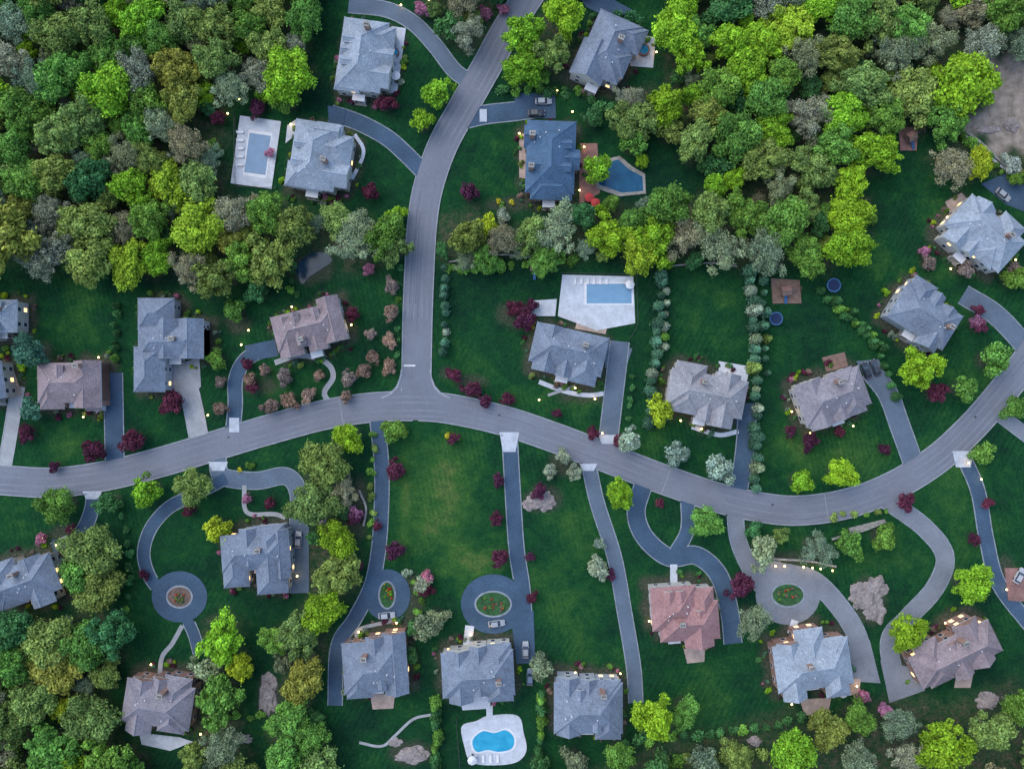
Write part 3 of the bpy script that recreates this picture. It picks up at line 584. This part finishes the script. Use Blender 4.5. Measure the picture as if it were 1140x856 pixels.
for (p,a,b) in(((431,660),6,11),((549,672),14,9),((877,662),12,8),((200,665),6,6)):
    e=empty('island_planting')
    for q in range(16):
        t=random.uniform(0,6.28); k=random.random()**.5; x,y=W(p[0]+a*k*math.cos(t),p[1]+b*k*math.sin(t)); R=random.uniform(.35,.6)
        o=bpy.data.objects.new('plant',random.choice(P['shrub'])); sc.collection.objects.link(o); o.parent=e; o.location=(x,y,.18); o.scale=(R,R,R); c=random.choice([(0.5,.05,.03),(.5,.4,.03),COL['bright'],COL['deep'],(.5,.08,.05)] if p[0]<540 and p[0]>300 else [COL['deep'],COL['green'],COL['olive'],COL['tan'],(.45,.08,.05)]); o.color=(*c,1)
for (px,py,rot,wings) in HS:
    e=empty('foundation_planting'); r_=math.radians(rot); cx,cy=W(px,py,6)
    for (x,y,w,d,k,dz) in wings:
        for q in range(13):
            s_=random.choice((0,1,2,3)); t=random.uniform(-.5,.5); o_=random.uniform(5,11)
            a,b=((t*w,d/2+o_),(t*w,-d/2-o_),(w/2+o_,t*d),(-w/2-o_,t*d))[s_]; a=(x+a)*S*.97;b=(y+b)*S*.97
            X_=cx+a*math.cos(r_)-b*math.sin(r_);Y_=cy+a*math.sin(r_)+b*math.cos(r_)
            if any(math.hypot(max(abs((X_-gx)*c+(Y_-gy)*s)-hw,0),max(abs(-(X_-gx)*s+(Y_-gy)*c)-hd,0))<.7 for gx,gy,hw,hd,c,s in rects): continue
            if any(np.min(np.hypot(c[:,0]-X_,c[:,1]-Y_))<hw+.4 for c,hw in PATHS): continue
            R=random.uniform(.5,1.25); o=bpy.data.objects.new('shrub',random.choice(P['shrub'])); sc.collection.objects.link(o); o.parent=e
            o.location=(X_,Y_,0); o.scale=(R,R,R); c=COL[random.choice(['deep','deep','green','green','olive','teal','maroon','maroon','tan','pale','yellow','pink','bright'])]; j=random.uniform(.7,1.2); o.color=(c[0]*j,c[1]*j,c[2]*j,1)
# ------------------------------------------------------------ ground
xs=np.r_[[-2500,-1200,-600,-300,-220],np.arange(-175,175.1,0.7),[220,300,600,1200,2500]]
ys=np.r_[[-2500,-1200,-600,-300,-200],np.arange(-135,135.1,0.7),[200,300,600,1200,2500]]
X,Y=np.meshgrid(xs,ys)
wx=X+2*np.sin(X*.35+Y*.2)+1.3*np.sin(Y*.7+1); wy=Y+2*np.sin(Y*.31-X*.23)+1.3*np.sin(X*.8)
forest=np.zeros(X.shape)
for p in FOR: forest=np.maximum(forest,pip(wx,wy,toW(p)).astype(float))
forest=np.maximum(forest,0.75*pip(wx,wy,toW([(690,856),(720,815),(860,800),(1000,780),(1140,760),(1140,880),(690,880)])))
forest[(np.abs(X)>178)|(np.abs(Y)>140)]=1
sand=pip(wx,wy,toW([(1098,95),(1112,68),(1130,58),(1230,50),(1230,175),(1140,172),(1125,160),(1105,168),(1080,150),(1058,142),(1085,128),(1100,118)])).astype(float)
bed=np.zeros(X.shape)
for (gx,gy,hw,hd,c,s) in rects:
    dx=X-gx;dy=Y-gy; lx=np.abs(dx*c+dy*s)-hw; ly=np.abs(-dx*s+dy*c)-hd
    d=np.hypot(np.maximum(lx,0),np.maximum(ly,0)); bed=np.maximum(bed,(d<2.0+0.9*np.sin(X*1.1)*np.sin(Y*.9+1)).astype(float))
for (gx,gy,rr) in MUL: bed=np.maximum(bed,.9*((X-gx)**2+(Y-gy)**2<rr*rr))
for (px,py,a,b_) in [(575,350,22,14),(650,442,30,6),(525,425,20,7),(500,416,10,6),(605,555,22,14),(968,668,20,26),(630,515,20,16),(880,622,44,8),(400,565,9,34),(290,430,22,8),(265,360,14,12),(300,775,13,26),(455,838,24,13),(75,595,20,10),(1075,300,16,8),(1120,640,12,20),(565,228,24,8),(460,665,12,26),(345,300,24,16)]:
    gx,gy=W(px,py); bed=np.maximum(bed,.8*((((X-gx)/(a*S))**2+((Y-gy)/(b_*S))**2)<1+.35*np.sin(X*1.3+Y)*np.sin(Y*1.1)).astype(float))
def blur(a,k):
    for _ in range(k):
        a=(a+np.roll(a,1,0)+np.roll(a,-1,0)+np.roll(a,1,1)+np.roll(a,-1,1))/5
    return a
forest=blur(forest,10); sand=blur(sand,3); bed=blur(bed,2)
tone=np.full(X.shape,0.20)
for (px,py,sx,sy,a) in [(82,348,38,38,.25),(500,540,50,70,.5),(525,640,35,40,.3),(470,580,30,60,.25),(635,660,40,90,.28),(795,345,38,50,.2),(955,505,70,26,.45),(1065,560,28,60,.45),(1045,215,70,60,.12),(880,500,40,40,.2),(640,440,60,25,.15),(550,410,70,35,.1),(790,780,50,50,.25),(70,495,40,18,.2),(1100,420,40,40,.3),(310,430,60,20,.25),(545,185,30,45,.12),(155,690,16,50,.15),(205,610,30,30,.15),(980,620,50,28,.3),(1000,300,60,30,.2),(180,310,60,12,-.2),(760,190,40,40,-.3),(520,310,60,18,-.2),(900,360,30,60,-.1),(340,40,20,60,-.2),(450,820,70,30,-.1),(690,500,60,20,.2),(660,590,50,40,.1),(740,490,30,20,.2),(870,600,60,16,.2),(450,560,8,50,.3),(540,625,30,14,.3)]:
    gx,gy=W(px,py); tone+=a*np.exp(-((X-gx)/(sx*S))**2-((Y-gy)/(sy*S))**2)
Z=np.zeros(X.shape)
ny,nx=X.shape
idx=np.arange(nx*ny).reshape(ny,nx)
quads=np.stack([idx[:-1,:-1],idx[:-1,1:],idx[1:,1:],idx[1:,:-1]],-1).reshape(-1,4)
me=bpy.data.meshes.new('ground'); me.vertices.add(nx*ny); me.vertices.foreach_set('co',np.stack([X,Y,Z],-1).astype(np.float32).ravel())
me.loops.add(quads.size); me.loops.foreach_set('vertex_index',quads.astype(np.int32).ravel())
me.polygons.add(len(quads)); me.polygons.foreach_set('loop_start',np.arange(0,quads.size,4,dtype=np.int32))
for nm,a in(('forest',forest),('tone',tone),('bed',bed),('sand',sand)):
    at=me.attributes.new(nm,'FLOAT','POINT'); at.data.foreach_set('value',a.astype(np.float32).ravel())
me.update(calc_edges=True); me.validate()
go=bpy.data.objects.new('ground',me); sc.collection.objects.link(go)
m,nt,b=newmat('lawn_and_woodland_floor'); me.materials.append(m)
def A(n): return N(nt,'ShaderNodeAttribute',attribute_name=n).outputs['Fac']
n1=noise(nt,0.07,8,0.74); n2=noise(nt,1.6,4,0.7); n3=noise(nt,0.45,5,0.68)
tf=mathn(nt,'ADD',A('tone'),mathn(nt,'MULTIPLY',mathn(nt,'SUBTRACT',n1,0.5),1.9))
lawn=ramp(nt,tf,[(0.0,(0.006,0.032,0.018)),(0.33,(0.009,0.056,0.020)),(0.68,(0.028,0.092,0.024)),(1.0,(0.085,0.125,0.042))])
lawn=mix(nt,1.0,lawn,ramp(nt,n2,[(0.3,(0.64,)*3),(0.7,(1.38,1.32,1.25))]),'MULTIPLY')
lawn=mix(nt,1.0,lawn,ramp(nt,n3,[(0.3,(0.66,0.78,0.85)),(0.7,(1.42,1.22,1.05))]),'MULTIPLY')
geo=N(nt,'ShaderNodeNewGeometry')
def wave(rot,sc_):
    mp=N(nt,'ShaderNodeMapping'); mp.inputs['Rotation'].default_value=(0,0,math.radians(rot)); nt.links.new(geo.outputs['Position'],mp.inputs[0])
    wv=N(nt,'ShaderNodeTexWave'); wv.inputs['Scale'].default_value=sc_; wv.inputs['Distortion'].default_value=2.5; wv.inputs['Detail Scale'].default_value=.2; nt.links.new(mp.outputs[0],wv.inputs['Vector'])
    return ramp(nt,wv.outputs['Fac'],[(0.3,(0.92,)*3),(0.7,(1.08,)*3)])
zone=ramp(nt,noise(nt,0.018,1),[(0.47,(0,0,0)),(0.53,(1,1,1))])
st=mix(nt,zone,wave(28,.21),wave(-12,.24))
st=mix(nt,ramp(nt,noise(nt,0.03,2),[(0.42,(0,0,0)),(0.58,(1,1,1))]),(1.0,1.0,1.0),st)
lawn=mix(nt,1.0,lawn,st,'MULTIPLY')
fl=ramp(nt,n3,[(0.28,(0.010,0.030,0.020)),(0.45,(0.028,0.06,0.026)),(0.6,(0.065,0.065,0.04)),(0.75,(0.13,0.115,0.09))])
fl=mix(nt,1.0,fl,ramp(nt,n2,[(0.3,(0.5,)*3),(0.7,(1.6,)*3)]),'MULTIPLY')
c=mix(nt,A('forest'),lawn,fl)
bd=ramp(nt,n2,[(0.3,(0.02,0.045,0.022)),(0.52,(0.05,0.055,0.04)),(0.75,(0.15,0.11,0.10))])
c=mix(nt,A('bed'),c,bd)
sd=ramp(nt,n3,[(0.3,(0.15,0.13,0.10)),(0.7,(0.36,0.30,0.26))]); c=mix(nt,A('sand'),c,sd)
nt.links.new(c,b.inputs['Base Color']); b.inputs['Roughness'].default_value=1; b.inputs['Specular IOR Level'].default_value=0.05
bp=N(nt,'ShaderNodeBump'); bp.inputs['Strength'].default_value=.5; bp.inputs['Distance'].default_value=.15
nt.links.new(n2,bp.inputs['Height']); nt.links.new(bp.outputs[0],b.inputs['Normal'])
# ------------------------------------------------------------ rocks, walls, play things
def rock(px,py,a,b,hh,mat='rock'):
    bm=bmesh.new(); bmesh.ops.create_icosphere(bm,subdivisions=4,radius=1); sd=random.uniform(0,9)
    for v in bm.verts:
        n_=mn.fractal(v.co*1.6+Vector((sd,sd,0)),.8,2.1,5); v.co*=1+.42*n_; v.co.x*=a*S; v.co.y*=b*S; v.co.z*=hh
    me=bpy.data.meshes.new('rock_outcrop'); bm.to_mesh(me); bm.free(); me.materials.append(M[mat]); o=bpy.data.objects.new('rock_outcrop',me); sc.collection.objects.link(o)
    o.location=(*W(px,py),-hh*.2)
for q in [(962,664,15,17,1.3),(976,652,13,12,1.1),(975,680,12,14,1.1),(298,772,10,22,1.2),(603,556,16,12,1.0),(458,840,18,10,1),(360,585,6,8,1),(270,822,12,5,.7),(1100,145,12,5,.8),(1125,140,10,7,1),(1100,780,12,10,1),(590,562,8,6,.6),(440,826,7,5,.5),(622,250,8,6,.6),(840,825,8,5,.6)]: rock(*q)
def wallrun(name,pts,w,hh,mat):
    c=dens(smoothpath(toW(pts)),1.0); n=norms(c); mb=MB()
    for i in range(len(c)-1):
        k=hh+.05*math.sin(i*2.3); a,b,a1,b1=c[i]+n[i]*w/2,c[i]-n[i]*w/2,c[i+1]+n[i+1]*w/2,c[i+1]-n[i+1]*w/2
        mb.face([(*a,k),(*a1,k),(*b1,k),(*b,k)]);mb.face([(*a,0),(*a1,0),(*a1,k),(*a,k)]);mb.face([(*b,0),(*b1,0),(*b1,k),(*b,k)])
    mb.obj(name,[mat])
wallrun('stone_retaining_wall',[(838,620),(870,622),(900,624),(930,630)],.5,.9,'stone'); wallrun('stone_retaining_wall',[(925,600),(960,590),(985,580)],.5,.8,'stone')
wallrun('stone_retaining_wall',[(400,545),(408,565),(405,585)],.5,.8,'stone'); wallrun('stone_retaining_wall',[(500,292),(560,284),(640,292)],.4,.6,'stone')
wallrun('stone_retaining_wall',[(740,297),(790,293),(820,297)],.4,.6,'stone'); wallrun('stone_retaining_wall',[(1040,135),(1080,152),(1118,186)],.6,.9,'stone')
def fence(pts,hh=1.4):
    c=dens(np.array(toW(pts)),2.4); mb=MB()
    for i,p in enumerate(c):
        mb.tube((p[0],p[1],0),(p[0],p[1],hh),.06,.06,5,0,True)
        if i<len(c)-1:
            for z in(.3,hh-.1): mb.tube((p[0],p[1],z),(c[i+1][0],c[i+1][1],z),.035,.035,4,0)
            for k in range(1,8):
                q=p+(c[i+1]-p)*k/8; mb.tube((q[0],q[1],.2),(q[0],q[1],hh-.05),.018,.018,3,0)
    mb.obj('pool_fence',['metal'])
fence([(624,304),(708,306),(710,364),(700,378)]); fence([(508,797),(512,852)]); fence([(262,130),(262,208),(308,210)])
def trampoline(px,py,r):
    e=empty('trampoline',(*W(px,py),0)); mb=MB(); n=28
    for k in range(n):
        a,b=2*math.pi*k/n,2*math.pi*(k+1)/n; c=lambda t,q,z:(q*math.cos(t),q*math.sin(t),z)
        mb.face([c(a,r,.9),c(b,r,.9),c(b,r*.8,.93),c(a,r*.8,.93)],0); mb.face([c(a,r*.8,.88),c(b,r*.8,.88),(0,0,.84)],1)
        if k%4==0: mb.tube(c(a,r,0),c(a,r,2.6),.04,.04,5,2)
    mb.obj('bed',['blue_pad','blue_fabric','metal'],e)
trampoline(863,355,1.9); trampoline(927,318,2.0)
def playset(px,py,rot):
    e=empty('wooden_playset',(*W(px,py),.2),math.radians(rot)); mb=MB()
    for a in(-1,1):
        for b_ in(-1,1): mb.tube((a,b_,0),(a,b_,2.6),.08,.08,6,0)
    mb.box(-1.1,1.1,-1.1,1.1,1.3,1.4,0); mb.face([(-1.3,-1.3,2.5),(1.3,-1.3,2.5),(1.3,0,3.4),(-1.3,0,3.4)],0); mb.face([(-1.3,1.3,2.5),(1.3,1.3,2.5),(1.3,0,3.4),(-1.3,0,3.4)],1)
    mb.tube((1,0,2.4),(4.4,0,2.4),.08,.08,6,0); mb.tube((4.4,0,2.4),(4.8,-1.1,0),.07,.07,6,0); mb.tube((4.4,0,2.4),(4.8,1.1,0),.07,.07,6,0)
    for q in(2.2,3.4): mb.box(q-.25,q+.25,-.12,.12,.5,.55,2); mb.tube((q-.2,0,.55),(q-.2,0,2.4),.02,.02,3,2); mb.tube((q+.2,0,.55),(q+.2,0,2.4),.02,.02,3,2)
    mb.face([(-.4,-1.1,1.35),(.4,-1.1,1.35),(.4,-3.4,.1),(-.4,-3.4,.1)],2)
    mb.obj('frame',['wood','patio_red','blue_pad'],e)
playset(872,325,10); playset(595,298,0); playset(1010,155,30)
def umbrella(px,py,mat):
    e=empty('patio_umbrella',(*W(px,py),.2)); mb=MB(); mb.tube((0,0,0),(0,0,2.6),.04,.04,6,1)
    for k in range(8):
        a,b=math.pi*k/4,math.pi*(k+1)/4; mb.face([(1.3*math.cos(a),1.3*math.sin(a),2.2),(1.3*math.cos(b),1.3*math.sin(b),2.2),(0,0,2.75)],0)
    for k in range(4): a=math.pi*k/2; mb.box(.9*math.cos(a)-.25,.9*math.cos(a)+.25,.9*math.sin(a)-.25,.9*math.sin(a)+.25,.4,.45,1)
    mb.tube((0,0,.7),(0,0,.74),.6,.6,12,1,True); mb.obj('canopy',[mat,'metal'],e)
for q in [(655,222,'red_fabric'),(662,228,'red_fabric'),(700,318,'white'),(442,88,'white'),(526,842,'white'),(935,768,'white'),(1068,232,'patio_tan')]: umbrella(*q)
def lounger(px,py,rot,z=.25):
    e=empty('sun_lounger',(*W(px,py),z),math.radians(rot)); mb=MB(); mb.box(-.35,.35,-1,.4,.3,.38,0); mb.face([(-.35,.4,.38),(.35,.4,.38),(.35,.95,.8),(-.35,.95,.8)],0)
    for a in(-.3,.3):
        for b_ in(-.9,.3): mb.box(a-.03,a+.03,b_-.03,b_+.03,0,.3,1)
    mb.obj('frame',['white','metal'],e)
for k in range(6): lounger(640+k*7,313,0)
for k in range(4): lounger(530+k*8,843,180)
for k in range(5): lounger(268,148+k*9,90)
for (px,py,rr) in((716,57,1.7),(440,60,1.2)):
    x,y=W(px,py); mb=MB(); mb.tube((x,y,.2),(x,y,1.05),rr,rr,20,0); mb.tube((x,y,.9),(x,y,.95),rr*.75,rr*.75,20,1,True)
    for k in range(20):
        a,b=math.pi*k/10,math.pi*(k+1)/10; mb.face([(x+rr*math.cos(a),y+rr*math.sin(a),1.05),(x+rr*math.cos(b),y+rr*math.sin(b),1.05),(x+rr*.75*math.cos(b),y+rr*.75*math.sin(b),1.05),(x+rr*.75*math.cos(a),y+rr*.75*math.sin(a),1.05)],0)
    mb.obj('hot_tub',['patio_red','water'])
# ------------------------------------------------------------ cars
def car(px,py,rot,col,z=.16):
    m,nt,b=newmat('car_paint'); b.inputs['Base Color'].default_value=(*col,1); b.inputs['Roughness'].default_value=.3; b.inputs['Coat Weight'].default_value=.6
    e=empty('parked_car',(*W(px,py),z),math.radians(rot))
    st=[(-2.35,.68,.45,.72),(-2.25,.84,.3,.92),(-1.6,.92,.25,.98),(0,.94,.25,.97),(1.2,.92,.25,.94),(1.95,.86,.27,.82),(2.3,.66,.4,.66)]
    v=[];f=[]
    for (x,w,b0,t) in st: v+=[(x,-w,b0),(x,-w,(b0+t)/2+.05),(x,-w*.9,t),(x,w*.9,t),(x,w,(b0+t)/2+.05),(x,w,b0)]
    for i in range(len(st)-1):
        for k in range(6): a=i*6+k; c=i*6+(k+1)%6; f.append((a,c,c+6,a+6))
    f.append(tuple(range(6)));f.append(tuple(len(v)-6+k for k in range(6))[::-1]); mkobj('body',v,f,[m],None,e)
    v=[(-2.0,-.8,.93),(1.1,-.8,.9),(1.1,.8,.9),(-2.0,.8,.93),(-1.45,-.64,1.42),(.35,-.62,1.44),(.35,.62,1.44),(-1.45,.64,1.42),(-1.5,-.67,1.44),(.3,-.65,1.47),(.3,.65,1.47),(-1.5,.67,1.44)]
    mkobj('cabin',v,[(0,1,5,4),(1,2,6,5),(2,3,7,6),(3,0,4,7),(4,5,6,7),(8,9,10,11)],['glass',m],[0,0,0,0,0,1],e)
    mb=MB()
    for a in(-1.45,1.4):
        for s in(-1,1): mb.tube((a,s*.72,.33),(a,s*.95,.33),.33,.33,14,0,True)
    for s in(-1,1): mb.box(2.1,2.32,s*.5-.16,s*.5+.16,.55,.68,1); mb.box(-2.38,-2.2,s*.55-.14,s*.55+.14,.7,.84,2); mb.box(.75,.95,s*.93-.1,s*.93+.1,.92,1.05,3)
    mb.obj('wheels_and_lights',['rubber','white','red_fabric',m],e)
for q in [(963,412,110,(.03,.035,.045)),(973,409,112,(.05,.055,.07)),(597,127,0,(.03,.035,.05)),(605,114,0,(.3,.32,.35)),(431,684,5,(.35,.38,.42)),(590,752,88,(.12,.16,.22)),(333,600,88,(.3,.31,.33)),(553,693,8,(.3,.32,.35)),(1133,640,60,(.4,.4,.42)),(76,612,30,(.1,.03,.03)),(1115,218,-40,(.3,.32,.34)),(585,722,90,(.3,.31,.33))]: car(*q)
# ------------------------------------------------------------ lamps
LP=[(255,128),(268,112),(325,140),(447,8),(478,2),(637,126),(650,165),(620,103),(578,150),(645,213),(112,398),(95,464),(278,368),(270,384),(326,342),(233,462),(392,362),(620,422),(640,432),(662,444),(692,488),(670,482),(600,445),(780,477),(757,468),(880,458),(900,482),(948,474),(1052,243),(1062,235),(1056,300),(1128,290),(862,629),(872,629),(893,630),(903,631),(912,632),(925,634),(640,747),(690,748),(524,705),(442,692),(400,702),(170,738),(130,796),(225,815),(332,640),(65,606),(50,598),(880,782),(952,762),(722,690),(1050,692),(1022,755),(1076,515),(1090,533),(1118,655),(730,60)]
for i,(px,py) in enumerate(LP):
    x,y=W(px,py); e=empty('garden_lamp',(x,y,0)); mb=MB(); mb.tube((0,0,0),(0,0,1.0),.05,.04,6,0); mb.tube((0,0,1.0),(0,0,1.12),.09,.26,8,1); mb.tube((0,0,1.12),(0,0,1.35),.26,.16,8,1,True)
    mb.obj('lantern',['metal','bulb'],e)
    l=bpy.data.lights.new('lamp_light','POINT'); l.energy=60 if 850<px<930 and 620<py<640 else 34; l.color=(1,.64,.22); l.shadow_soft_size=.25
    lo=bpy.data.objects.new('lamp_light',l); sc.collection.objects.link(lo); lo.parent=e; lo.location=(0,0,1.8)
# ------------------------------------------------------------ light, camera
w=bpy.data.worlds.new('World'); sc.world=w; w.use_nodes=True; nt=w.node_tree
sky=nt.nodes.new('ShaderNodeTexSky'); sky.sky_type='NISHITA'; sky.sun_disc=False; sky.sun_elevation=math.radians(50); sky.sun_rotation=math.radians(-50)
bg=nt.nodes['Background']; bg.inputs['Strength'].default_value=0.31; nt.links.new(sky.outputs[0],bg.inputs['Color'])
sl=bpy.data.lights.new('sun','SUN'); sl.energy=1.9; sl.angle=math.radians(65); sl.color=(1,.95,.82)
so=bpy.data.objects.new('sun',sl); sc.collection.objects.link(so)
az=math.radians(-50); el=math.radians(55); d=Vector((math.sin(az)*math.cos(el),math.cos(az)*math.cos(el),math.sin(el)))
so.rotation_euler=d.to_track_quat('Z','Y').to_euler(); so.location=(0,0,120)
cam=bpy.data.cameras.new('camera'); co=bpy.data.objects.new('camera',cam); sc.collection.objects.link(co)
co.location=(0,0,H); cam.sensor_width=36; cam.lens=36*H/285.0; cam.clip_end=6000; cam.clip_start=1
sc.camera=co
sc.view_settings.view_transform='Standard'; sc.view_settings.look='None'; sc.view_settings.exposure=0
print('TREES',len(TREES))
